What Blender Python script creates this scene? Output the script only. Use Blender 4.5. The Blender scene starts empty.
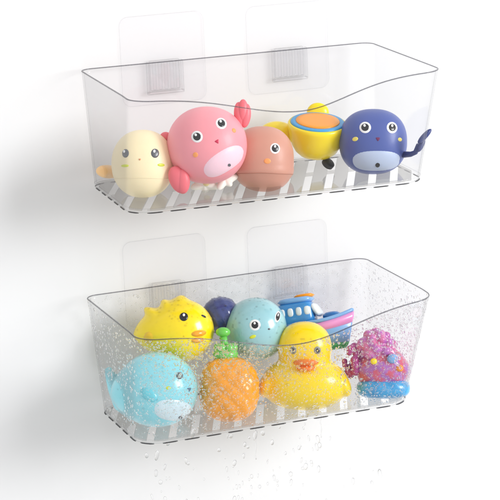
import bpy, bmesh, math, random
from mathutils import Vector, Matrix, Euler, Quaternion
random.seed(7)
S = bpy.context.scene
C = S.collection
PI = math.pi

# ------------------------------------------------------------------ camera
cam_d = bpy.data.cameras.new('camera'); cam = bpy.data.objects.new('camera', cam_d); C.objects.link(cam)
cam.location = (-0.71407, -2.11642, 0.36519)
cam.rotation_euler = (1.320768, 0.040777, -0.346590)
cam_d.sensor_width = 36; cam_d.lens = 163.43; cam_d.clip_start = 0.05; cam_d.clip_end = 50
S.camera = cam
FACE = Euler((1.320768 - PI/2, 0.0, -0.346590)).to_matrix()      # toys look towards the photographer
FACE = (cam.rotation_euler.to_matrix() @ Matrix.Rotation(-PI/2, 3, 'X'))

# ------------------------------------------------------------------ tags
def tag(o, label=None, cat=None, group=None, kind=None):
    if label: o['label'] = label
    if cat: o['category'] = cat
    if group: o['group'] = group
    if kind: o['kind'] = kind
    return o
def empty(name, loc, rot=None):
    o = bpy.data.objects.new(name, None); C.objects.link(o); o.location = loc
    o.empty_display_size = .01
    if rot is not None: o.rotation_euler = rot.to_euler() if hasattr(rot, 'to_euler') else rot
    return o
def mobj(name, verts, faces, mat, parent=None, smooth=True, mats=None, fmat=None):
    me = bpy.data.meshes.new(name); me.from_pydata([tuple(v) for v in verts], [], faces); me.update()
    bm = bmesh.new(); bm.from_mesh(me); bmesh.ops.recalc_face_normals(bm, faces=bm.faces); bm.to_mesh(me); bm.free()
    me.materials.append(mat)
    if smooth: me.polygons.foreach_set('use_smooth', [True]*len(me.polygons))
    o = bpy.data.objects.new(name, me); C.objects.link(o)
    if parent: o.parent = parent
    return o

# ------------------------------------------------------------------ materials
def newmat(name):
    m = bpy.data.materials.new(name); m.use_nodes = True; nt = m.node_tree
    for n in list(nt.nodes): nt.nodes.remove(n)
    return m, nt, nt.nodes, nt.links
def principled(name, col, rough=.4, coat=0., sss=0., bump=0., bscale=200., var=0., metal=0.):
    m, nt, N, L = newmat(name)
    o = N.new('ShaderNodeOutputMaterial'); b = N.new('ShaderNodeBsdfPrincipled')
    b.inputs['Base Color'].default_value = (*col, 1); b.inputs['Roughness'].default_value = rough
    b.inputs['Coat Weight'].default_value = coat; b.inputs['Coat Roughness'].default_value = .12
    b.inputs['Metallic'].default_value = metal
    if sss:
        b.inputs['Subsurface Weight'].default_value = sss; b.inputs['Subsurface Scale'].default_value = .006
        b.inputs['Subsurface Radius'].default_value = (1, .6, .4)
    tc = N.new('ShaderNodeTexCoord')
    if var:
        n = N.new('ShaderNodeTexNoise'); n.inputs['Scale'].default_value = 45; n.inputs['Detail'].default_value = 3
        L.new(tc.outputs['Object'], n.inputs['Vector'])
        mx = N.new('ShaderNodeMixRGB'); mx.blend_type = 'MIX'
        mx.inputs[1].default_value = (*[max(0, c*(1-var)) for c in col], 1); mx.inputs[2].default_value = (*[min(1, c*(1+var)) for c in col], 1)
        L.new(n.outputs['Fac'], mx.inputs[0]); L.new(mx.outputs[0], b.inputs['Base Color'])
    if bump:
        n2 = N.new('ShaderNodeTexNoise'); n2.inputs['Scale'].default_value = bscale; n2.inputs['Detail'].default_value = 4
        L.new(tc.outputs['Object'], n2.inputs['Vector'])
        bp = N.new('ShaderNodeBump'); bp.inputs['Strength'].default_value = bump; bp.inputs['Distance'].default_value = .0006
        L.new(n2.outputs['Fac'], bp.inputs['Height']); L.new(bp.outputs[0], b.inputs['Normal'])
    L.new(b.outputs[0], o.inputs[0])
    return m
def lin(h):
    h = h.lstrip('#'); r = [int(h[i:i+2], 16)/255 for i in (0, 2, 4)]
    return tuple(c/12.92 if c <= .04045 else ((c+.055)/1.055)**2.4 for c in r)
def vinyl(name, hexcol, rough=.46, coat=.06, var=.05):
    return principled(name, lin(hexcol), rough, coat, sss=.12, bump=.15, bscale=260, var=var)
def clear_plastic(name, tint, ior=1.45, rough=.03, edge=.55, power=1.0):
    """thin clear plastic: light passes straight on, tinted more at grazing angles, plus a Fresnel reflection"""
    m, nt, N, L = newmat(name)
    o = N.new('ShaderNodeOutputMaterial'); t = N.new('ShaderNodeBsdfTransparent'); g = N.new('ShaderNodeBsdfGlossy')
    g.inputs['Roughness'].default_value = rough
    ge = N.new('ShaderNodeNewGeometry')
    io = N.new('ShaderNodeMix'); io.data_type = 'FLOAT'; io.inputs[2].default_value = ior; io.inputs[3].default_value = 1/ior
    L.new(ge.outputs['Backfacing'], io.inputs[0])
    fr = N.new('ShaderNodeFresnel'); L.new(io.outputs[0], fr.inputs['IOR'])
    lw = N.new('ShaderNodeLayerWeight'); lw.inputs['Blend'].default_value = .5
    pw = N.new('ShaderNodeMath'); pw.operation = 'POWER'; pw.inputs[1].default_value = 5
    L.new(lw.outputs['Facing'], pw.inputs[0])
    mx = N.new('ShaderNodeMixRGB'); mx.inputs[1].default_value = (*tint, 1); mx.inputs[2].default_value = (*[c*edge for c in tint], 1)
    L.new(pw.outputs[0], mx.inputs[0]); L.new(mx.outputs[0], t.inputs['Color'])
    ms = N.new('ShaderNodeMixShader'); k = N.new('ShaderNodeMath'); k.operation = 'MULTIPLY'; k.inputs[1].default_value = power
    L.new(fr.outputs[0], k.inputs[0]); L.new(k.outputs[0], ms.inputs[0])
    L.new(t.outputs[0], ms.inputs[1]); L.new(g.outputs[0], ms.inputs[2]); L.new(ms.outputs[0], o.inputs[0])
    return m
def glass(name, col, ior, rough=0.0):
    m, nt, N, L = newmat(name)
    o = N.new('ShaderNodeOutputMaterial'); g = N.new('ShaderNodeBsdfGlass')
    g.inputs['Color'].default_value = (*col, 1); g.inputs['IOR'].default_value = ior; g.inputs['Roughness'].default_value = rough
    L.new(g.outputs[0], o.inputs[0]); return m

M_wall = principled('white_wall_paint', (.80, .80, .805), .55, bump=.05, bscale=40)
M_clear = clear_plastic('clear_acrylic', (.995, .995, .997), power=.45, edge=.76)
M_floor = clear_plastic('acrylic_slats', (.935, .93, .92), power=.9)
M_rim = clear_plastic('acrylic_rim_shade_tint', (.60, .60, .62), edge=.42)  # clear rim; its dark edge reflections are put into the grey tint
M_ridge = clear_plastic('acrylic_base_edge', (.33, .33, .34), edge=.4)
M_film = clear_plastic('adhesive_film', (.996, .996, .998), power=.2, edge=.95)
M_filmedge = clear_plastic('film_edge', (.966, .966, .97), edge=.88, power=.3)
M_hook = clear_plastic('hook_acrylic', (.993, .993, .996), edge=.60, power=1.0)
M_water = glass('water', (1, 1, 1), 1.33)
def soft_water():
    nt = M_water.node_tree; N, L = nt.nodes, nt.links
    g = [n for n in N if n.type == 'BSDF_GLASS'][0]; o = [n for n in N if n.type == 'OUTPUT_MATERIAL'][0]
    t = N.new('ShaderNodeBsdfTransparent'); m = N.new('ShaderNodeMixShader'); m.inputs[0].default_value = .74
    L.new(t.outputs[0], m.inputs[1]); L.new(g.outputs[0], m.inputs[2]); L.new(m.outputs[0], o.inputs[0])
soft_water()
M_black = principled('black_print', (.012, .012, .015), .25, .3)
M_grey = principled('grey_print', (.10, .105, .12), .3, .3)
M_white = principled('white_print', (.85, .85, .85), .35, .2)

# ------------------------------------------------------------------ setting
mobj('wall', [(-4, .0, -3), (4, .0, -3), (4, .0, 3), (-4, .0, 3), (-4, .1, -3), (4, .1, -3), (4, .1, 3), (-4, .1, 3)],
     [(0, 1, 2, 3), (7, 6, 5, 4), (0, 4, 5, 1), (3, 2, 6, 7), (0, 3, 7, 4), (1, 5, 6, 2)], M_wall, smooth=False)
wall = bpy.data.objects['wall']; wall.location.y = -.018
tag(wall, 'plain glossy white wall behind both clear baskets', 'wall', kind='structure')

# ------------------------------------------------------------------ generic shapes
def tube(path, rad, closed=False, n=8, caps=True):
    V, F = [], []; m = len(path); P = [Vector(p) for p in path]
    up = Vector((0.13, 0.21, 1)).normalized(); prev = None
    for i, p in enumerate(P):
        a = P[(i-1) % m] if (closed or i > 0) else p; b = P[(i+1) % m] if (closed or i < m-1) else p
        t = (b-a).normalized()
        if prev is None: x = t.cross(up).normalized()
        else: x = (prev - t*prev.dot(t)).normalized()
        prev = x; y = t.cross(x); r = rad[i] if isinstance(rad, (list, tuple)) else rad
        for k in range(n):
            a_ = 2*PI*k/n; V.append(p + (x*math.cos(a_)+y*math.sin(a_))*r)
    for i in range(m if closed else m-1):
        for k in range(n):
            j = (i+1) % m; F.append((i*n+k, i*n+(k+1) % n, j*n+(k+1) % n, j*n+k))
    if not closed and caps: F.append(tuple(range(n))[::-1]); F.append(tuple(range((m-1)*n, m*n)))
    return V, F
def merge(*vf):
    V, F = [], []
    for v, f in vf:
        o = len(V); V += list(v); F += [tuple(i+o for i in q) for q in f]
    return V, F
def star(R, c=(0, 0, 0), nu=64, nv=40):
    """closed surface: distance from its centre is R(direction); local -Y faces the viewer, Z up"""
    c = Vector(c); V = []; F = []
    def pt(d): return c + d*R(d)
    V.append(pt(Vector((0, 0, 1))))
    for j in range(1, nv):
        th = PI*j/nv
        for i in range(nu):
            ph = 2*PI*i/nu
            V.append(pt(Vector((math.sin(th)*math.cos(ph), math.sin(th)*math.sin(ph), math.cos(th)))))
    V.append(pt(Vector((0, 0, -1)))); last = len(V)-1
    for i in range(nu): F.append((0, 1+i, 1+(i+1) % nu))
    for j in range(nv-2):
        for i in range(nu):
            a = 1+j*nu; b = a+nu
            F.append((a+i, b+i, b+(i+1) % nu, a+(i+1) % nu))
    a = 1+(nv-2)*nu
    for i in range(nu): F.append((a+i, last, a+(i+1) % nu))
    return V, F
def ell(c, r, rot=None, nu=28, nv=18, pw=2.0):
    """ellipsoid / superellipsoid"""
    def R(d): return 1/((abs(d.x)/r[0])**pw + (abs(d.y)/r[1])**pw + (abs(d.z)/r[2])**pw)**(1/pw)
    V, F = star(R, (0, 0, 0), nu, nv)
    if rot is not None:
        m = Euler(rot).to_matrix(); V = [m @ v for v in V]
    c = Vector(c); return [v+c for v in V], F
def sellR(rx, ry, rz, pw=2.0, extra=None):
    def R(d):
        r = 1/((abs(d.x)/rx)**pw + (abs(d.y)/ry)**pw + (abs(d.z)/rz)**pw)**(1/pw)
        return r*(extra(d) if extra else 1)
    return R
def patch(R, c, u, v, a, b, roll=0, lift=.0003, dome=.0004, n=28, rings=5, shape=None):
    """a slightly raised print on a star-shaped body. u, v: place on the visible disc in metres from its centre;
    a, b: half sizes in metres"""
    c = Vector(c)
    ca, sa = math.cos(math.radians(roll)), math.sin(math.radians(roll))
    def hit(x, z):
        # direction whose surface point has this x, z and faces the viewer (fixed point)
        y = -max(.0005, R(Vector((0, -1, 0))))*.9
        for _ in range(14):
            d = Vector((x, y, z)); l = d.length; d /= l; p = d*R(d)
            # keep x,z; correct y so that |(x,y,z)| = R(d)
            q = R(d)**2 - x*x - z*z
            y = .5*y - .5*math.sqrt(max(q, 1e-8))
        d = Vector((x, y, z)).normalized()
        return d
    V, F = [], []
    d = hit(u, v); V.append(c + d*(R(d)+lift+dome))
    for j in range(1, rings+1):
        s = j/rings
        for i in range(n):
            t = 2*PI*i/n; sc = shape(t) if shape else 1
            px, pz = a*s*sc*math.cos(t), b*s*sc*math.sin(t)
            x = u + px*ca - pz*sa; z = v + px*sa + pz*ca
            d = hit(x, z)
            h = lift + dome*(1-s*s) if j < rings else -.0003
            V.append(c + d*(R(d)+h))
    for i in range(n): F.append((0, 1+i, 1+(i+1) % n))
    for j in range(rings-1):
        for i in range(n):
            p = 1+j*n; q = p+n
            F.append((p+i, q+i, q+(i+1) % n, p+(i+1) % n))
    return V, F

# ------------------------------------------------------------------ baskets
W = .30; G = .03
class Basket:
    def __init__(s, name, loc, yaw, D, H, tx, tf, tb, dips, label):
        s.D, s.H, s.tx, s.tf, s.tb, s.dips = D, H, tx, tf, tb, dips
        s.root = empty(name, Vector((loc[0], -G, loc[1])), (0, 0, yaw))      # empty stands at the back rim line
        s.root.location.z -= H
        tag(s.root, label, 'basket', 'clear wall baskets')
        s.yaw = yaw; s.build()
    def outline(s, t, n_corner=14, inset=0.):
        """rounded rectangle, local coords, origin at back centre of the rim plan, y negative to the front; t=0 floor, 1 rim"""
        k = 1-t; x1 = W/2 - s.tx*k - inset; yb = -s.tb*k - inset; yf = -s.D + s.tf*k + inset
        r = .019 + .006*k; rb = .012 + .004*k
        pts = []
        for (cx, cy, rr, a0) in ((x1, yb, rb, 0), (-x1, yb, rb, 90), (-x1, yf, r, 180), (x1, yf, r, 270)):
            ox = cx - math.copysign(rr, cx); oy = cy - rr if a0 in (0, 90) else cy + rr
            for i in range(n_corner+1):
                a = math.radians(a0 + 90*i/n_corner)
                pts.append((ox + rr*math.cos(a), oy + rr*math.sin(a)))
        # subdivide the straight runs
        out = []; m = len(pts)
        for i in range(m):
            p, q = pts[i], pts[(i+1) % m]; out.append(p)
            d = math.hypot(p[0]-q[0], p[1]-q[1])
            if d > .02:
                k2 = 40
                for j in range(1, k2): out.append((p[0]+(q[0]-p[0])*j/k2, p[1]+(q[1]-p[1])*j/k2))
        return out
    def dip(s, x, y):
        A, c, sl, sr = s.dips
        f = (x + W/2)/W; w = min(1, max(0, (-y - s.D*.80)/(s.D*.17)))
        w = w*w*(3-2*w)
        return A*math.exp(-((f-c)/(sl if f < c else sr))**2)*w
    def world(s, p): return s.root.matrix_basis @ Vector(p)
    def build(s):
        rows = 30; V, F = [], []
        o0, o1 = s.outline(0), s.outline(1); n = len(o0)
        top = []
        for i in range(n):
            zt = s.H - s.dip(*o1[i]); top.append(zt)
        for j in range(rows+1):
            for i in range(n):
                z = top[i]*j/rows; t = z/s.H
                V.append((o0[i][0]*(1-t)+o1[i][0]*t, o0[i][1]*(1-t)+o1[i][1]*t, z))
        for j in range(rows):
            for i in range(n):
                F.append((j*n+i, j*n+(i+1) % n, (j+1)*n+(i+1) % n, (j+1)*n+i))
        w = mobj('basket_wall', V, F, M_clear, s.root)
        m = w.modifiers.new('thick', 'SOLIDIFY'); m.thickness = .0014; m.offset = -1
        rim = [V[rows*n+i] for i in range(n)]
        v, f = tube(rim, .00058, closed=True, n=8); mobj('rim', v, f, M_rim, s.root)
        s.n = n; s.o0, s.o1, s.top = o0, o1, top
        # floor : slanted slots cut in a rounded sheet
        bm = bmesh.new(); k = .42; y0 = -s.D+s.tf; depth = s.D-s.tf-s.tb
        ys = [y0-.001, y0+.0035, y0+depth*.47, y0+depth*.53, y0+depth-.009, y0+depth+.002]
        pitch = .0222; us = []; u = -.24
        while u < .24: us += [u, u+.0142]; u += pitch
        grid = {}
        def gv(i, j):
            if (i, j) not in grid: grid[i, j] = bm.verts.new((us[i] + k*(ys[j]-y0), ys[j], 0))
            return grid[i, j]
        for i in range(len(us)-1):
            for j in range(5):
                if i % 2 == 1 and j in (1, 3): continue
                bm.faces.new((gv(i, j), gv(i+1, j), gv(i+1, j+1), gv(i, j+1)))
        ol = s.outline(0, 10, .0012)
        for i in range(len(ol)):
            p, q = Vector((*ol[i], 0)), Vector((*ol[(i+1) % len(ol)], 0)); d = q-p
            if d.length < 1e-6: continue
            no = Vector((d.y, -d.x, 0)).normalized()
            if no.dot(p - Vector((0, -s.D/2, 0))) < 0: no = -no
            bmesh.ops.bisect_plane(bm, geom=bm.verts[:]+bm.edges[:]+bm.faces[:], plane_co=p, plane_no=no, clear_outer=True, dist=1e-7)
        me = bpy.data.meshes.new('slotted_floor'); bm.to_mesh(me); bm.free(); me.materials.append(M_floor)
        fl = bpy.data.objects.new('slotted_floor', me); C.objects.link(fl); fl.parent = s.root; fl.location.z = .0022
        m = fl.modifiers.new('thick', 'SOLIDIFY'); m.thickness = .0018; m.offset = 0
        m2 = fl.modifiers.new('bev', 'BEVEL'); m2.width = .0004; m2.segments = 2
        # base edge: dark seam seen between the slots
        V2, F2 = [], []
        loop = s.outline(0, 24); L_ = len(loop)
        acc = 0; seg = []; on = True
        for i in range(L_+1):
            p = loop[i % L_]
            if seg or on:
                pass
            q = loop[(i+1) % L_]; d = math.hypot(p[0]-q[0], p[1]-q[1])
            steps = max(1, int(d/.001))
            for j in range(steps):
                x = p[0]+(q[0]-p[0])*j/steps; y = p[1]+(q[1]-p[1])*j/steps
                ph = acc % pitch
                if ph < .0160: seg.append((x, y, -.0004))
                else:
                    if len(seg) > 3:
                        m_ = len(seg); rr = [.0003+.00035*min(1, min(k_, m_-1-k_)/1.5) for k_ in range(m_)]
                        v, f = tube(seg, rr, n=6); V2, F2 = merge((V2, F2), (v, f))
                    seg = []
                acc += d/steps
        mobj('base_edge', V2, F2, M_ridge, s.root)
        v, f = tube([(p[0], p[1], 0.0038) for p in s.outline(.035, 10)], .0005, closed=True, n=6)
        mobj('base_bead', v, f, M_filmedge, s.root)
        # the two slots the wall clips drop into are modelled with the clips

up = Basket('wall_basket', (0, 0), -.02416, .18897, .11163, .00379, .03710, .0066, (.026, .54, .29, .21),
            'dry clear plastic basket, the upper one, holding whale toys')
lo = Basket('wall_basket', (-.0104, -.22316), .02437, .16982, .11614, .00831, .03891, .0047, (.030, .54, .30, .26),
            'wet clear plastic basket, the lower one, covered in water drops')

# ------------------------------------------------------------------ adhesive pads + clips on the wall
def rrect(w, h, r, n=8):
    pts = []
    for cx, cz, a0 in ((w/2-r, h/2-r, 0), (-w/2+r, h/2-r, 90), (-w/2+r, -h/2+r, 180), (w/2-r, -h/2+r, 270)):
        for i in range(n+1):
            a = math.radians(a0+90*i/n); pts.append((cx+r*math.cos(a), cz+r*math.sin(a)))
    return pts
def plate(w, h, r, y0, y1):
    p = rrect(w, h, r); n = len(p)
    V = [(x, y0, z) for x, z in p]+[(x, y1, z) for x, z in p]
    F = [tuple(range(n)), tuple(range(2*n-1, n-1, -1))]+[(i, (i+1) % n, n+(i+1) % n, n+i) for i in range(n)]
    return V, F
def boxm(x0, x1, y0, y1, z0, z1):
    V = [(x0, y0, z0), (x1, y0, z0), (x1, y1, z0), (x0, y1, z0), (x0, y0, z1), (x1, y0, z1), (x1, y1, z1), (x0, y1, z1)]
    return V, [(0, 3, 2, 1), (4, 5, 6, 7), (0, 1, 5, 4), (1, 2, 6, 5), (2, 3, 7, 6), (3, 0, 4, 7)]
def clip(x, zt, basket, zpad, label):
    """adhesive wall hook: film pad on the wall with a ribbed clip the basket's back hangs on"""
    r = empty('adhesive_hook', (x, -.018, zpad-.043)); tag(r, label, 'hook', 'clear adhesive hooks holding the baskets')
    v, f = plate(.086, .088, .009, -.0006, -.0015); o = mobj('adhesive_pad', v, f, M_film, r, smooth=False); o.location.z = .043
    v, f = tube([(a, -.0018, b) for a, b in rrect(.086, .088, .009)], .00032, closed=True, n=6)
    q = mobj('pad_edge', v, f, M_filmedge, o)
    zc = zt-(zpad-.043); V, F = boxm(-.0150, .0150, -.0075, -.0020, zc-.028, zc+.0015)
    for i in range(5):
        xx = -.012+.006*i
        V, F = merge((V, F), tube([(xx, -.0088, zc-.0265), (xx, -.0092, zc-.012), (xx, -.0088, zc+.0005)], .0019, n=8))
    for xx in (-.0185, .0165):
        V, F = merge((V, F), boxm(xx, xx+.002, -.0085, -.0030, zc-.030, zc+.0005))
    V, F = merge((V, F), boxm(-.0185, .0185, -.0080, -.0030, zc-.0315, zc-.0290))
    c = mobj('clip', V, F, M_hook, r, smooth=False)
    b = c.modifiers.new('b', 'BEVEL'); b.width = .0005; b.segments = 2; b.limit_method = 'ANGLE'
    return r
clip(-.0629, -.0005, up, .0015, 'clear ribbed hook above the pink toy, left of the dry basket\'s two')
clip(.0672, -.0005, up, .0005, 'clear ribbed hook above the yellow cup toy, right of the dry basket\'s two')
clip(-.0720, -.2235, lo, -.2215, 'clear ribbed hook behind the yellow fish, left of the wet basket\'s two')
clip(.0590, -.2235, lo, -.2225, 'clear ribbed hook behind the toy boat, right of the wet basket\'s two')

# ------------------------------------------------------------------ toys
class Toy:
    """local frame: x to the picture's right, z up, -y towards the viewer, origin under the body's centre"""
    def __init__(s, name, c, r, label, cat, group='bath toys in the baskets', rot=FACE):
        base = Vector(c) - rot @ Vector((0, 0, r))
        s.root = empty(name, base, rot); tag(s.root, label, cat, group); s.r = r; s.c = Vector((0, 0, r))
    def body(s, R, mat, name='body', nu=72, nv=48):
        s.R = R; v, f = star(R, s.c, nu, nv); s.b = mobj(name, v, f, mat, s.root); return s.b
    def dec(s, name, mat, u, v, a, b, roll=0, lift=.0003, dome=.0003, parent=None, shape=None, n=28):
        vv, f = patch(s.R, s.c, u, v, a, b, roll, lift, dome, shape=shape, n=n)
        return mobj(name, vv, f, mat, parent or s.root)
    def eye(s, u, v, r, ring=1.45, squash=1., roll=0, ringmat=None, mat=None, hl=(-.25, .35)):
        e = s.dec('eye', ringmat or M_white, u, v, r*ring*squash, r*ring, roll, .0002, .0003) if ring > 1 else None
        p = s.dec('pupil' if e else 'eye', mat or M_black, u, v, r*squash, r, roll, .0006, .0003, parent=e)
        s.dec('eye_glint', M_white, u+hl[0]*r*squash, v+hl[1]*r, r*.32*squash, r*.36, roll, .0011, .0002, parent=p, n=14)
        return e
    def add(s, name, vf, mat, parent=None):
        v, f = vf; return mobj(name, [Vector(p)+s.c for p in v], f, mat, parent or s.root)
K = 1/1045.0
tri = lambda t: 1.15*.5/math.cos(((t+PI/2) % (2*PI/3)) - PI/3)**.8

# cream whale
m_cream = vinyl('cream_vinyl', '#FBE9C0'); m_yg = principled('yellow_green_print', lin('#D3DC3A'), .4)
t = Toy('bath_toy', (-.1175, -.115, -.0793), .0325, 'pale cream round bath toy with a stubby fin, left end of the dry basket', 'bath toy')
t.body(sellR(.0295, .0295, .0320, 2.15), m_cream)
t.eye(-.0150, .0088, .0043, 1.0, .8, mat=M_grey); t.eye(.0125, .0088, .0046, 1.0, .85, mat=M_grey)
t.dec('cheek', m_yg, -.0155, -.0028, .0040, .0014); t.dec('cheek', m_yg, .0180, -.0020, .0036, .0015)
t.dec('mouth', principled('mouth_print', lin('#D9926C'), .4), -.0015, .0030, .0014, .0012, shape=tri)
t.add('fin', ell((-.0345, .026, -.0065), (.0112, .012, .0064), (0, .12, -.5)), vinyl('fin_vinyl', '#F3C68C'))
t.add('seam', tube([(.0296*math.cos(a), .0296*math.sin(a), -.0135+.0) for a in [2*PI*i/60 for i in range(60)]], .00022, True, 5) if False else
      tube([tuple(Vector((math.cos(a), math.sin(a), -.52)).normalized()*t.R(Vector((math.cos(a), math.sin(a), -.52)).normalized())) for a in [2*PI*i/72 for i in range(72)]], .00035, True, 5), m_cream)

# pink whale
m_pink = vinyl('pink_vinyl', '#F19AA3'); m_pinkd = vinyl('coral_vinyl', '#EC707A'); m_belly = vinyl('pale_pink_vinyl', '#F7CFDB')
t = Toy('bath_toy', (-.0600, -.1350, -.0640), .036, 'coral pink round whale bath toy tilted over with both fins raised', 'bath toy')
t.body(sellR(.0375, .036, .0362, 2.1), m_pink)
t.eye(-.0085, .0062, .0043, 1.42, .95, 30); t.eye(.0138, .0188, .0043, 1.40, .9, 30)
t.dec('beak', principled('magenta_print', lin('#C8284E'), .35), .0100, .0018, .0027, .0026, 30, shape=tri)
t.dec('cheek', principled('orange_print', lin('#F5A05C'), .4), -.0100, -.0105, .0026, .0026, 30)
t.dec('cheek', bpy.data.materials['orange_print'], .0255, .0125, .0018, .0024, 30)
sup = lambda e: (lambda t: 1/((abs(math.cos(t))**e + abs(math.sin(t))**e)**(1/e)))
bl = t.dec('belly', m_belly, .0165, -.0162, .0228, .0098, 33, .0004, .0010, shape=sup(2.4), n=48)
t.dec('water_hole', M_grey, .0205, -.0190, .0016, .0015, 33, .0016, .0001, parent=bl)
t.add('ear', ell((-.0385, .006, .0075), (.0060, .005, .0052), (0, .3, 0)), m_pinkd)
t.add('fin', merge(ell((-.0262, -.016, -.0330), (.0085, .0050, .0135), (.15, -.42, 0)), ell((-.0225, -.0165, -.0345), (.0070, .0046, .0118), (.15, -.05, 0))), m_pinkd)
t.add('tail_stem', tube([(.022, .006, .016), (.030, .003, .021), (.036, -.001, .023)], [.005, .004, .0032]), m_pinkd)
t.add('tail_fin', merge(ell((.0305, -.002, .0285), (.0052, .0044, .0120), (0, -.08, 0)), ell((.0335, -.003, .0320), (.0050, .0044, .0110), (0, .05, 0)), ell((.0362, -.002, .0275), (.0050, .0044, .0115), (0, .12, 0))), m_pinkd)

# peach toy
m_peach = vinyl('peach_vinyl', '#CE9480')
t = Toy('bath_toy', (-.0015, -.1240, -.0858), .031, 'dull peach dome bath toy turned away to the right, showing one eye', 'bath toy')
def pe(d):
    g = 1.0
    if d.z < -.25: g *= 1+.03*math.sin(min(1, (-d.z-.25)/.3)*PI)
    return g*(1+.05*max(0, -d.z)*(d.x))
t.body(sellR(.0300, .030, .0312, 2.3, pe), m_peach)
t.eye(.0118, .0088, .0041, 1.36, .92, ringmat=M_white, hl=(-.1, .4))
t.dec('cheek', bpy.data.materials['orange_print'], .0045, -.0032, .0036, .0028)
t.add('seam', tube([tuple(Vector((math.cos(a), math.sin(a), -.50)).normalized()*t.R(Vector((math.cos(a), math.sin(a), -.50)).normalized())) for a in [2*PI*i/72 for i in range(72)]], .0004, True, 5), vinyl('peach_seam', '#B97C66'))


# yellow cup toy
m_yel = vinyl('yellow_vinyl', '#FBDD08', .3, .3); m_blue = vinyl('sky_blue_vinyl', '#3F9BD2', .35); m_or = vinyl('orange_vinyl', '#F79A1C', .35)
t = Toy('bath_toy', (.0640, -.100, -.0760), .030, 'yellow cup bath toy with a blue band and orange top', 'bath toy')
def lathe(prof, n=56, tilt=None, c=(0, 0, 0), sx=1, sy=1):
    V, F = [], []
    for r, z in prof:
        for i in range(n):
            a = 2*PI*i/n; V.append(Vector((r*math.cos(a)*sx, r*math.sin(a)*sy, z)))
    m = len(prof)
    for j in range(m-1):
        for i in range(n): F.append((j*n+i, j*n+(i+1) % n, (j+1)*n+(i+1) % n, (j+1)*n+i))
    F.append(tuple(range(n))[::-1]); F.append(tuple(range((m-1)*n, m*n)))
    if tilt is not None:
        mm = Euler(tilt).to_matrix(); V = [mm @ v for v in V]
    c = Vector(c); return [v+c for v in V], F
tl = (math.radians(23), math.radians(3), 0)
cup = [(.002, -.0200), (.0100, -.0196), (.0160, -.0176), (.0205, -.0135), (.0240, -.0075), (.0262, -.0010), (.0276, .0050), (.0284, .0085), (.0291, .0110), (.0290, .0135), (.0280, .0150), (.0268, .0152), (.0262, .0146)]
t.add('cup', lathe(cup, tilt=tl), m_yel)
t.add('band', lathe([(.0195, .0130), (.0262, .0140), (.0264, .0156), (.0254, .0166), (.0215, .0166), (.0200, .0160)], tilt=tl), m_blue)
t.add('top', lathe([(.004, .0140), (.0206, .0140), (.0214, .0168), (.0208, .0176), (.0160, .0179), (.006, .0180), (.001, .0180)], tilt=tl), m_or)
t.add('side_float', ell((-.0385, .016, .0040), (.0180, .014, .0125)), m_yel)
t.add('handle', ell((.0020, .030, .0260), (.0110, .005, .0095)), m_yel)
t.add('wheel', lathe([(.001, -.0025), (.0052, -.0025), (.0062, -.0018), (.0062, .0018), (.0052, .0025), (.001, .0025)], 28, (math.radians(35), math.radians(40), 0), (.0110, .000, -.0255), 1, 1), principled('black_rubber', (.02, .02, .022), .5))

# navy whale
m_navy = vinyl('navy_vinyl', '#4C5DA0', .42); m_navyd = vinyl('dark_navy_vinyl', '#333F78', .42); m_pb = vinyl('pale_blue_vinyl', '#B7C4DC', .4)
t = Toy('bath_toy', (.1104, -.130, -.0800), .0325, 'navy blue domed whale bath toy with pale belly and crooked tail', 'bath toy')
def nv(d):
    return 1.0
t.body(sellR(.0328, .031, .0315, 2.3), m_navy)
t.eye(-.0090, .0122, .0042, 1.45, 1, hl=(-.1, .35)); t.eye(.0168, .0122, .0042, 1.45, .95, hl=(-.1, .35))
t.dec('beak', principled('plum_print', lin('#6E2456'), .35), .0030, .0012, .0028, .0026, 0, shape=tri)
t.dec('cheek', principled('pale_yellow_print', lin('#E8D66A'), .4), -.0185, .0012, .0030, .0022, 15)
t.dec('cheek', bpy.data.materials['pale_yellow_print'], .0245, .0010, .0022, .0020, -20)
bl = t.dec('belly', m_pb, .0025, -.0195, .0262, .0100, 0, .0003, .0008, shape=sup(2.6), n=48)
t.dec('water_hole', M_black, .0030, -.0228, .0025, .0024, 0, .0013, .0002, parent=bl)
t.add('tail', merge(tube([(.028, -.012, -.0130), (.035, -.020, -.0130), (.039, -.026, -.0115), (.042, -.030, -.0045)], [.0032, .0026, .0024, .0026], n=10),
                    ell((.0470, -.036, .0035), (.0028, .003, .0095), (0, .75, 0)), ell((.0440, -.031, -.0050), (.0028, .003, .0070), (0, .45, 0))), m_navyd)

# white flower
t = Toy('bath_toy', (-.0545, -.1300, -.1022), .005, 'small white scalloped flower piece lying under the pink whale', 'flower piece')
fl = []
for (x, z, sz, rot) in ((-.0080, -.0005, .0115, (.5, .2, .1)), (.0115, .0030, .0105, (-.5, -.35, .3))):
    def fr(d, sz=sz):
        a = math.atan2(d.z, d.x); q = 1+(.22*math.cos(5*a)+.12*math.cos(3*a+1))*(1-abs(d.y))
        return q/(((d.x/sz)**2+(d.y/.0032)**2+(d.z/(sz*.75))**2)**.5)
    v, f = star(fr, (0, 0, 0), 80, 50); m3 = Euler(rot).to_matrix()
    fl.append(([m3 @ p + Vector((x, 0, z)) for p in v], f))
t.add('petals', merge(*fl), vinyl('white_vinyl', '#F7F3E8'))
t.add('flower_centre', ell((-.006, -.003, -.0005), (.003, .0025, .0025)), vinyl('cream_centre', '#EBD9A0'))

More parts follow.
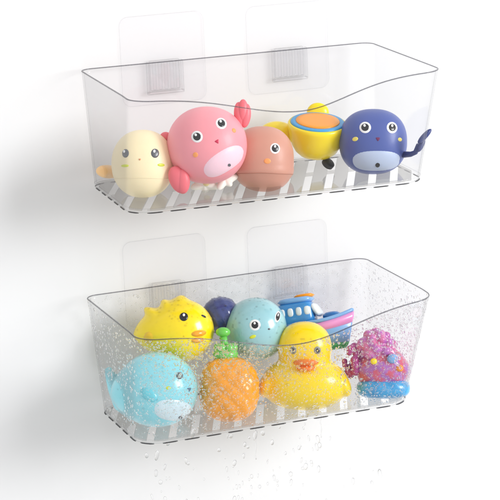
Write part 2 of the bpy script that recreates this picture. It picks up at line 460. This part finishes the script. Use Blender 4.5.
# ---- lower basket
KL = 1/1010.0
wet = dict(rough=.22, coat=.5)
m_fish = vinyl('fish_yellow_vinyl', '#FBDD08', **wet)
t = Toy('bath_toy', (-.0738, -.075, -.2590), .032, 'yellow fish bath toy with jagged crest and tail, behind the light blue whale', 'bath toy')
def fishR(d):
    r = 1/(((d.x/.0305)**2 + (d.y/.027)**2 + (d.z/.0305)**2)**.5)
    if d.x < 0:
        r *= 1 + .62*max(0, -d.x)**2.2*max(0, 1-abs(d.z+.10)*.9)*(1-abs(d.y)*.8)
    if d.z > 0:
        a = math.atan2(d.z, d.x); w = max(0, 1-abs(d.y)*2.2)
        r *= 1 + w*(.13*math.exp(-((a-1.62)/.19)**2) + .15*math.exp(-((a-2.16)/.13)**2) + .20*math.exp(-((a-2.60)/.11)**2) + .05*math.exp(-((a-1.9)/.2)**2))
    return r
t.body(fishR, m_fish, nu=110, nv=80)
t.eye(.0015, .0142, .0044, 1.0, 1, hl=(.0, .3)); t.dec('eye', M_black, .0205, .0145, .0028, .0010, -30)
t.dec('lip', vinyl('lip_vinyl', '#EFA52A', **wet), .0160, -.0020, .0075, .0032, 6, .0006, .0022)
t.dec('lip', bpy.data.materials['lip_vinyl'], .0150, -.0085, .0065, .0026, 6, .0006, .0018)
t.dec('fin', vinyl('gold_vinyl', '#EBC01A', **wet), -.0330, -.0065, .0050, .0062, 0, .0004, .0015)

m_nv2 = vinyl('wet_navy_vinyl', '#3C4780', **wet)
t = Toy('bath_toy', (-.0290, -.060, -.2535), .019, 'dark navy ball toy between the yellow fish and teal whale', 'bath toy')
t.body(sellR(.0190, .018, .0185, 2, lambda d: 1+.012*math.sin(16*(d.x*.8+d.z*.45)+1)), m_nv2, nu=90, nv=60)

m_teal = vinyl('teal_vinyl', '#98C8D0', **wet)
t = Toy('bath_toy', (.0008, -.078, -.2670), .031, 'grey teal round bath toy with black eyes and green cheek, behind the pineapple', 'bath toy')
t.body(sellR(.0308, .030, .0312, 2.1), m_teal)
t.eye(-.0008, .0050, .0040, 1.5, 1.0, hl=(-.1, .4)); t.eye(.0215, .0128, .0046, 1.3, .48, -12, hl=(-.1, .3))
t.dec('cheek', m_yg, -.0030, -.0065, .0036, .0018, 20)
t.dec('mouth', M_grey, .0130, .0010, .0012, .0010)

# toy boat
zR = Euler((0, 0, math.radians(8))).to_matrix()
t = Toy('toy_boat', (.0700, -.068, -.2865), .0, 'blue toy boat with windowed cabin and pink striped bow', 'toy boat', rot=FACE @ Euler((math.radians(-3), math.radians(-9), math.radians(-14))).to_matrix())
m_bb = vinyl('boat_blue_vinyl', '#3E8FD0', **wet); m_lb = vinyl('boat_light_blue_vinyl', '#7FB0E2', **wet); m_db = vinyl('boat_deep_blue_vinyl', '#1F6FB4', **wet)
m_pk = vinyl('stripe_pink_vinyl', '#E79AD0', **wet); m_gr = vinyl('boat_green_vinyl', '#3FAE62', **wet)
def hull(z0, z1, s0, s1, x0=-.036, x1=.040, hw=.017):
    V, F = [], []; n = 40
    for z, s in ((z0, s0), ((z0+z1)/2, (s0+s1)/2*1.02), (z1, s1)):
        for i in range(n):
            a = 2*PI*i/n; c, sn = math.cos(a), math.sin(a)
            L = (x1-x0)/2; xx = (x0+x1)/2 + L*s*c; k = 1 - max(0, c)**2.2
            yy = hw*s*math.copysign(abs(sn)**.7, sn)*(.25+.75*k if c > 0 else 1)
            rise = .007*max(0, c)**2*min(1.2, max(0, (z+.010)/.0205))
            V.append((xx, yy, z+rise))
    for j in range(2):
        for i in range(n): F.append((j*n+i, j*n+(i+1) % n, (j+1)*n+(i+1) % n, (j+1)*n+i))
    F.append(tuple(range(n))[::-1]); F.append(tuple(range(2*n, 3*n))); return V, F
def stripe(z, s, rise, r, hw=.017, x0=-.036, x1=.040):
    P = []; n = 60
    for i in range(n):
        a = 2*PI*i/n; c, sn = math.cos(a), math.sin(a); L = (x1-x0)/2
        k = 1-max(0, c)**2.2
        P.append(((x0+x1)/2+L*s*c, hw*s*math.copysign(abs(sn)**.7, sn)*(.25+.75*k if c > 0 else 1), z+rise*max(0, c)**2))
    return tube(P, r, True, 8)
t.add('hull', hull(-.010, .0105, .78, .98), m_lb)
t.add('keel', hull(-.016, -.0102, .66, .78), m_gr)
t.add('stripe', hull(.0040, .0118, .930, 1.015, hw=.0172), m_pk)
t.add('gunwale', stripe(.0140, .97, .007, .0019), m_lb)
t.add('deck', hull(.0106, .0135, .90, .93, hw=.016), m_db)
t.add('cabin', ell((-.018, 0, .0245), (.0195, .0145, .0125), None, 40, 28, 4.5), m_bb)
cabR = sellR(.0195, .0145, .0125, 4.5)
wm = principled('window_white', (.8, .85, .88), .25, .4)
for i in range(4):
    v, f = patch(cabR, (-.018, 0, .0245), -.0118+.0086*i, .0022, .0031, .0045, shape=sup(3), lift=.0005, dome=.0006); t.add('window', (v, f), wm)
t.add('cabin_roof', ell((-.017, 0, .0385), (.0185, .0135, .0032), None, 40, 20, 3.5), m_lb)
t.add('roof_hatch', ell((-.008, 0, .0420), (.0105, .0085, .0022), None, 30, 14, 3), m_or)
t.add('windscreen', ell((.0030, 0, .0265), (.0030, .0115, .0075), (0, -.5, 0), 30, 20, 4), wm)
t.add('bow_seat', ell((.0175, 0, .0180), (.0090, .0095, .0045), None, 30, 20, 2.5), m_db)

# light blue whale
m_aq = vinyl('aqua_vinyl', '#8FDCE8', **wet); m_aqb = vinyl('aqua_belly_vinyl', '#D3E8F0', **wet)
t = Toy('bath_toy', (-.1145, -.1120, -.3030), .0365, 'light aqua whale bath toy with curled tail, front left of the wet basket', 'bath toy')
def aq(d):
    return 1+.16*max(0, -d.x)**3*max(0, 1-abs(d.z+.15)*1.3)
t.R = sellR(.0395, .034, .0362, 2.05, aq)
t.b = t.add('body', merge(star(t.R, (0, 0, 0), 72, 48), tube([(-.020, .003, -.014), (-.033, .012, -.010), (-.041, .020, .001), (-.0465, .026, .012), (-.0495, .029, .0190)], [.017, .0130, .0085, .0056, .0034], n=16),
                    ell((-.040, .022, .009), (.0085, .004, .0042), (0, .7, 0))), m_aq)
m = t.b.modifiers.new('skin', 'REMESH'); m.mode = 'VOXEL'; m.voxel_size = .0009; m.use_smooth_shade = True
m = t.b.modifiers.new('soft', 'SMOOTH'); m.factor = .5; m.iterations = 10
t.eye(.0225, .0148, .0036, 1.0, .95, mat=M_grey, hl=(.1, .2)); t.dec('beak', principled('slate_print', lin('#4B6A84'), .3), .0315, .0015, .0026, .0026, shape=tri)
t.dec('cheek', m_yg, .0120, .0035, .0026, .0018)
bl = t.dec('belly', m_aqb, .0165, -.0185, .0190, .0112, -8, .0004, .0010, shape=sup(2.3), n=44)
t.dec('water_hole', M_grey, .0225, -.0250, .0022, .0018, 20, .0016, .0002, parent=bl)
t.add('fin', ell((-.006, -.032, -.003), (.0095, .0035, .0060), (0, .6, 0)), vinyl('aqua_fin_vinyl', '#6FD0DF', **wet))

# pineapple
m_pa = vinyl('pineapple_vinyl', '#F9A21A', **wet); m_paf = vinyl('leaf_green_vinyl', '#6CC552', **wet)
t = Toy('pineapple_toy', (-.0415, -.1130, -.3130), .031, 'orange pineapple bath toy with a knobbly green crown', 'pineapple toy')
def pin(d):
    a = math.atan2(d.y, d.x); z = d.z
    w = (1-abs(z)**3)
    return 1+.035*w*(abs(math.sin(5*a+6*z))+abs(math.sin(5*a-6*z))-1.2)
t.body(sellR(.0290, .0285, .0318, 2.45, pin), m_pa, nu=150, nv=100)
crown = [ell((-.0035, 0, .0335), (.0125, .0115, .0080), None, 30, 20)]
for i in range(6):
    a = 2*PI*i/6; crown.append(ell((-.0035+.0075*math.cos(a), .0075*math.sin(a), .0400), (.0045, .0045, .0048), None, 18, 12))
t.add('crown', merge(*crown), m_paf)
t.add('stalk', tube([(-.004, 0, .040), (-.005, 0, .0465), (-.006, 0, .051)], [.0045, .0036, .004]), m_paf)
t.add('crown_knob', ell((-.0060, 0, .0555), (.0072, .0065, .0050)), m_paf)

# duck
m_dk = vinyl('duck_yellow_vinyl', '#FFD900', **wet); m_bk = vinyl('beak_orange_vinyl', '#F07F1E', **wet)
t = Toy('rubber_duck', (.0372, -.1130, -.3190), .027, 'yellow rubber duck with an orange beak facing the front', 'rubber duck')
def dkR(d):
    p = 1/(((abs(d.x)/.0430)**2.2 + (abs(d.y)/.031)**2.2 + (abs(d.z)/(.0265 if d.z < 0 else .0275))**2.2)**(1/2.2))
    p *= 1 - .05*max(0, d.z)*abs(d.x)
    return p
    p *= 1+.16*math.exp(-((d.x-.86)/.22)**2)*math.exp(-((d.z-.30)/.26)**2) + .07*math.exp(-((d.x+.9)/.22)**2)*math.exp(-((d.z-.30)/.3)**2)
    return p
t.R = dkR
hR = sellR(.0268, .0240, .0262, 2.2); hc = Vector((.0000, -.003, .0355))
hv = star(hR, hc, 64, 44)
v, f = tube([(0, 0, .002), (0, -.0005, .010), (0, -.001, .016), (0, -.002, .021), (0, -.003, .026), (0, -.003, .032)], [.037, .034, .0305, .0272, .0255, .0250], n=48)
v = [Vector((p.x, p.y*(.74+.24*min(1, max(0, p.z/.028))), p.z)) for p in v]
head = t.add('body', merge(star(dkR, (0, 0, 0), 96, 64), (v, f), hv, ell((-.0370, -.003, -.0010), (.0085, .018, .0130), (0, .35, 0)), ell((.0385, -.003, -.0010), (.0070, .016, .0130), (0, -.35, 0))), m_dk)
m = head.modifiers.new('skin', 'REMESH'); m.mode = 'VOXEL'; m.voxel_size = .0009; m.use_smooth_shade = True
m = head.modifiers.new('soft', 'SMOOTH'); m.factor = .5; m.iterations = 45
def hp(name, mat, u, v_, a, b, roll=0, lift=.0004, dome=.0003, parent=None, shape=None, n=28):
    vv, ff = patch(hR, hc, u, v_, a, b, roll, lift, dome, shape=shape, n=n); return t.add(name, (vv, ff), mat, parent or head)
for u in (-.0118, .0120):
    e = hp('eye', principled('eye_grey_print', lin('#8F8F84'), .3), u, -.0015, .0036, .0040)
    hp('pupil', M_black, u, -.0015, .0021, .0025, lift=.0008, parent=e)
t.add('beak', merge(ell((.0005, -.0280, .0220), (.0128, .0095, .0038), (-.12, 0, 0), 30, 18), ell((.0005, -.0270, .0172), (.0098, .0080, .0032), (.15, 0, 0), 30, 18)), m_bk, head)

# rainbow mound toy
def soften(o, n):
    m = o.modifiers.new('skin', 'REMESH'); m.mode = 'VOXEL'; m.voxel_size = .0008; m.use_smooth_shade = True
    m = o.modifiers.new('soft', 'SMOOTH'); m.factor = .5; m.iterations = n
m_base = vinyl('base_blue_vinyl', '#2E95CF', **wet); m_red = vinyl('mound_red_vinyl', '#CC5570', **wet); m_pur = vinyl('mound_purple_vinyl', '#B865B6', **wet)
def mottle(m, h, sc, lo_=.42, hi_=.58):
    nt = m.node_tree; b = [n for n in nt.nodes if n.type == 'BSDF_PRINCIPLED'][0]
    src = b.inputs['Base Color'].links[0].from_socket
    tc = nt.nodes.new('ShaderNodeTexCoord'); n = nt.nodes.new('ShaderNodeTexNoise'); n.inputs['Scale'].default_value = sc
    cr = nt.nodes.new('ShaderNodeValToRGB'); cr.color_ramp.elements[0].position = lo_; cr.color_ramp.elements[1].position = hi_
    mx = nt.nodes.new('ShaderNodeMixRGB'); mx.inputs[2].default_value = (*lin(h), 1)
    nt.links.new(tc.outputs['Object'], n.inputs['Vector']); nt.links.new(n.outputs['Fac'], cr.inputs[0]); nt.links.new(cr.outputs[0], mx.inputs[0])
    nt.links.new(src, mx.inputs[1]); nt.links.new(mx.outputs[0], b.inputs['Base Color'])
mottle(m_red, '#A964B4', 130); mottle(m_pur, '#D06A9C', 110); mottle(m_base, '#3AA6DE', 100)
m_mag = vinyl('mound_magenta_vinyl', '#A8307F', **wet)
t = Toy('bath_toy', (.1130, -.1260, -.3085), .030, 'purple, red and blue layered mound toy, right end of the wet basket', 'bath toy')
t.add('base', ell((.0030, 0, -.0215), (.0265, .022, .0105), None, 50, 26, 2.8), m_base)
def knob(d): return 1+.035*math.sin(7*d.x+2)*math.sin(9*d.z+1)
v, f = star(sellR(.0268, .021, .0210, 2.2, knob), (.0020, 0, -.0030), 60, 40); t.add('middle', (v, f), m_red)
lob = [ell((-.0030, 0, .0130), (.0185, .017, .0180), None, 36, 24)]
for i in range(46):
    a = random.uniform(0, 2*PI); q = random.uniform(0, 1); rr = .0190*math.sqrt(1-q*q)
    r_ = random.uniform(.0038, .0062)
    lob.append(ell((-.003+rr*math.cos(a), rr*.9*math.sin(a), .0120+.0215*q), (r_, r_, r_*.95), None, 16, 10))
soften(t.add('top', merge(*lob), m_pur), 7)
lob = []
for i in range(34):
    a = random.uniform(0, 2*PI); q = random.uniform(-1, 1); rr = math.sqrt(1-q*q); r_ = random.uniform(.0030, .0050)
    lob.append(ell((-.0270+.0085*rr*math.cos(a), -.003+.008*rr*math.sin(a), .0055+.0140*q), (r_, r_, r_), None, 14, 10))
soften(t.add('side_cluster', merge(*lob), m_mag), 5)
t.add('spot', ell((-.0075, -.0205, .0060), (.0034, .0025, .0032)), m_yel)
t.add('spot', ell((.0110, -.0195, .0085), (.0056, .004, .0048)), m_lb)
t.add('spot', ell((.0180, -.0175, -.0010), (.0040, .003, .0035)), m_or)

# ------------------------------------------------------------------ water
def icos(sub):
    bm = bmesh.new(); bmesh.ops.create_icosphere(bm, subdivisions=sub, radius=1)
    v = [x.co.copy() for x in bm.verts]; f = [tuple(q.index for q in p.verts) for p in bm.faces]; bm.free(); return v, f
I1, I2, I3 = icos(1), icos(2), icos(3)
def surf(b, side, s, h, outer=True):
    """point and normal on a basket wall, rounded corners included"""
    o0, o1, n = b.o0, b.o1, b.n
    def at_(i): return Vector((o0[i % n][0]*(1-h)+o1[i % n][0]*h, o0[i % n][1]*(1-h)+o1[i % n][1]*h, h*b.H))
    mid = Vector((0, -b.D/2, 0))
    for _ in range(400):
        w = random.random()*b.plen; k = 0; lo_, hi_ = 0, n
        while hi_-lo_ > 1:
            m_ = (lo_+hi_)//2
            if b.cum[m_] <= w: lo_ = m_
            else: hi_ = m_
        i = lo_; p, q = at_(i), at_(i+1); t_ = random.random(); pt = p.lerp(q, t_)
        d = q-p
        if d.length < 1e-7: continue
        nn = Vector((d.y, -d.x, 0)).normalized()
        if nn.dot(pt-mid) < 0: nn = -nn
        sd = 'front' if nn.y < -.5 else 'back' if nn.y > .5 else 'left' if nn.x < 0 else 'right'
        if sd != side: continue
        if side == 'front' and h*b.H > b.H-b.dip(pt.x, pt.y)-.0015: return None
        if not outer: return pt-nn*.0014, -nn
        return pt, nn
    return None
for b_ in (up, lo):
    b_.cum = [0]
    for i in range(b_.n): b_.cum.append(b_.cum[-1]+math.hypot(b_.o1[i][0]-b_.o1[(i+1) % b_.n][0], b_.o1[i][1]-b_.o1[(i+1) % b_.n][1]))
    b_.plen = b_.cum[-1]
specs = []
def clump(x, y): return .5+.5*math.sin(x*61+3*math.sin(y*47))*math.sin(y*83+2*math.sin(x*39))
def spray(side, N, outer, h0, h1, rmax, dens=None):
    c = 0; tries = 0
    while c < N and tries < N*20:
        tries += 1
        s, h = random.random(), random.uniform(h0, h1)
        if dens and random.random() > dens(s, h): continue
        q = surf(lo, side, s, h, outer)
        if not q: continue
        r = .00024+(rmax-.00024)*random.random()**3.4
        if random.random() > .45+.75*clump(q[0].x+q[0].y, q[0].z): continue
        specs.append((lo.world(q[0]), (lo.root.rotation_euler.to_matrix() @ q[1]).normalized(), r)); c += 1
spray('front', 8600, True, .02, .985, .00125, lambda s, h: .45+.55*h)
spray('front', 900, False, .03, .9, .0014)
spray('left', 1700, True, .03, .97, .0014); spray('left', 300, False, .03, .97, .0012)
spray('right', 1300, False, .03, .98, .0014); spray('right', 700, True, .03, .98, .0014)
spray('back', 2000, False, .4, .98, .0014)
# drops sitting on the wet toys
def sel_toys():
    out = []
    for o in list(C.objects):
        if o.parent is None and o.type == 'EMPTY' and o.location.z < -.23 and o.get('category') in ('bath toy', 'pineapple toy', 'rubber duck'):
            out.append(o)
    return out
bpy.context.view_layer.update()
camp = Vector(cam.location)
for root in sel_toys():
    for ch in root.children:
        if ch.name.split('.')[0] not in ('body', 'head'): continue
        mw = root.matrix_world; R3 = mw.to_3x3(); ps = ch.data.polygons; c = 0; tries = 0
        while c < (34 if ch.name.startswith('head') else 190) and tries < 2000:
            tries += 1; p = random.choice(ps); n = R3 @ p.normal; w = mw @ p.center
            if n.dot(camp-w) < 0 or n.z < -.3: continue
            specs.append((w, n.normalized(), .0003+.0009*random.random()**3)); c += 1
specs.sort(key=lambda q: -q[2])
IND = 180
def drop_xf(p, n, r, rnd):
    q = n.to_track_quat('Z', 'Y').to_matrix().to_4x4()
    a, b = 1+rnd.uniform(-.15, .15), 1+rnd.uniform(-.15, .15)
    return Matrix.Translation(p+n*r*.10) @ q @ Matrix.Diagonal((r*a, r*b, r*.42, 1))
rnd = random.Random(3)
me0 = None
DROP_LBL = 'tiny clear water drop clinging to the wet lower basket or its toys'
for p, n, r in specs[:IND]:
    if me0 is None:
        o = mobj('water_drop', *I3, M_water); me0 = o.data
    else:
        o = bpy.data.objects.new('water_drop', me0); C.objects.link(o)
    o.matrix_basis = drop_xf(p, n, r, rnd); tag(o, DROP_LBL, 'water drop', 'water drops clinging to the wet basket')
V, F = [], []
for p, n, r in specs[IND:]:
    m = drop_xf(p, n, r, rnd); b = len(V); src = I2 if r > .0007 else I1
    V += [m @ v for v in src[0]]; F += [tuple(i+b for i in f) for f in src[1]]
o = mobj('water_spray', V, F, M_water); tag(o, 'fine water droplets beaded all over the wet lower basket', 'water droplets', kind='stuff')

# falling drops: below the lower basket floor
rnd = random.Random(12)
zf = lo.root.location.z
cols = [-.02, .0, .035, .055, -.115, .02, -.06, .015]
falls = []
for i in range(118):
    if rnd.random() < .6: x = rnd.choice([-.028, -.028, -.005, .015, .040, .040, -.05, -.085, -.12]) + rnd.gauss(0, .006)
    else: x = rnd.uniform(-.15, .11)
    z = zf - .003 - .098*rnd.random()**.9
    falls.append((x, rnd.uniform(-.150, -.095), z, .0008+.0019*rnd.random()**2.0))
for x, y, z, r in falls:
    o = bpy.data.objects.new('water_drop', me0); C.objects.link(o)
    o.matrix_basis = Matrix.Translation((x, y, z)) @ Euler((rnd.uniform(-.2, .2), rnd.uniform(-.3, .3), 0)).to_matrix().to_4x4() @ Matrix.Diagonal((r*rnd.uniform(.75, 1), r*rnd.uniform(.75, 1), r*rnd.choice([1, 1.1, 1.3, 1.7, 2.4]), 1))
    tag(o, 'clear water drop falling in mid air below the lower basket', 'water drop', 'water drops falling below the basket')
for x, y, L_ in ((-.029, -.148, .036), (.0395, -.148, .024)):
    P = [(x+.0004*math.sin(k*.9), y, zf-.001-L_*k/14) for k in range(15)]
    v, f = tube(P, [.0002+.0004*abs(math.sin(k*.8+.3*math.sin(k))) for k in range(15)], n=8)
    o = mobj('water_trickle', v, f, M_water); tag(o, 'thin thread of water running down from the lower basket base', 'water trickle', 'water trickles under the basket')

# ------------------------------------------------------------------ light
w = bpy.data.worlds.new('World'); S.world = w; w.use_nodes = True
bg = w.node_tree.nodes['Background']; bg.inputs[0].default_value = (.985, .985, .985, 1); bg.inputs[1].default_value = .78
def area(name, loc, target, size, power, col=(1, 1, 1)):
    d = bpy.data.lights.new(name, 'AREA'); d.shape = 'RECTANGLE'; d.size, d.size_y = size; d.energy = power; d.color = col
    o = bpy.data.objects.new(name, d); C.objects.link(o); o.location = loc
    o.rotation_euler = (Vector(target)-Vector(loc)).to_track_quat('-Z', 'Y').to_euler()
    return o
area('key_softbox', (1.95, -2.20, .78), (0, 0, -.12), (1.15, 1.15), 70, (.985, .992, 1))

S.view_settings.view_transform = 'Standard'; S.view_settings.look = 'None'
S.view_settings.exposure = .09; S.view_settings.gamma = 1
S.render.engine = 'CYCLES'
cy = S.cycles
cy.max_bounces = 24; cy.transparent_max_bounces = 48; cy.transmission_bounces = 16; cy.glossy_bounces = 8; cy.diffuse_bounces = 4
cy.caustics_refractive = True; cy.caustics_reflective = False; cy.sample_clamp_indirect = 4
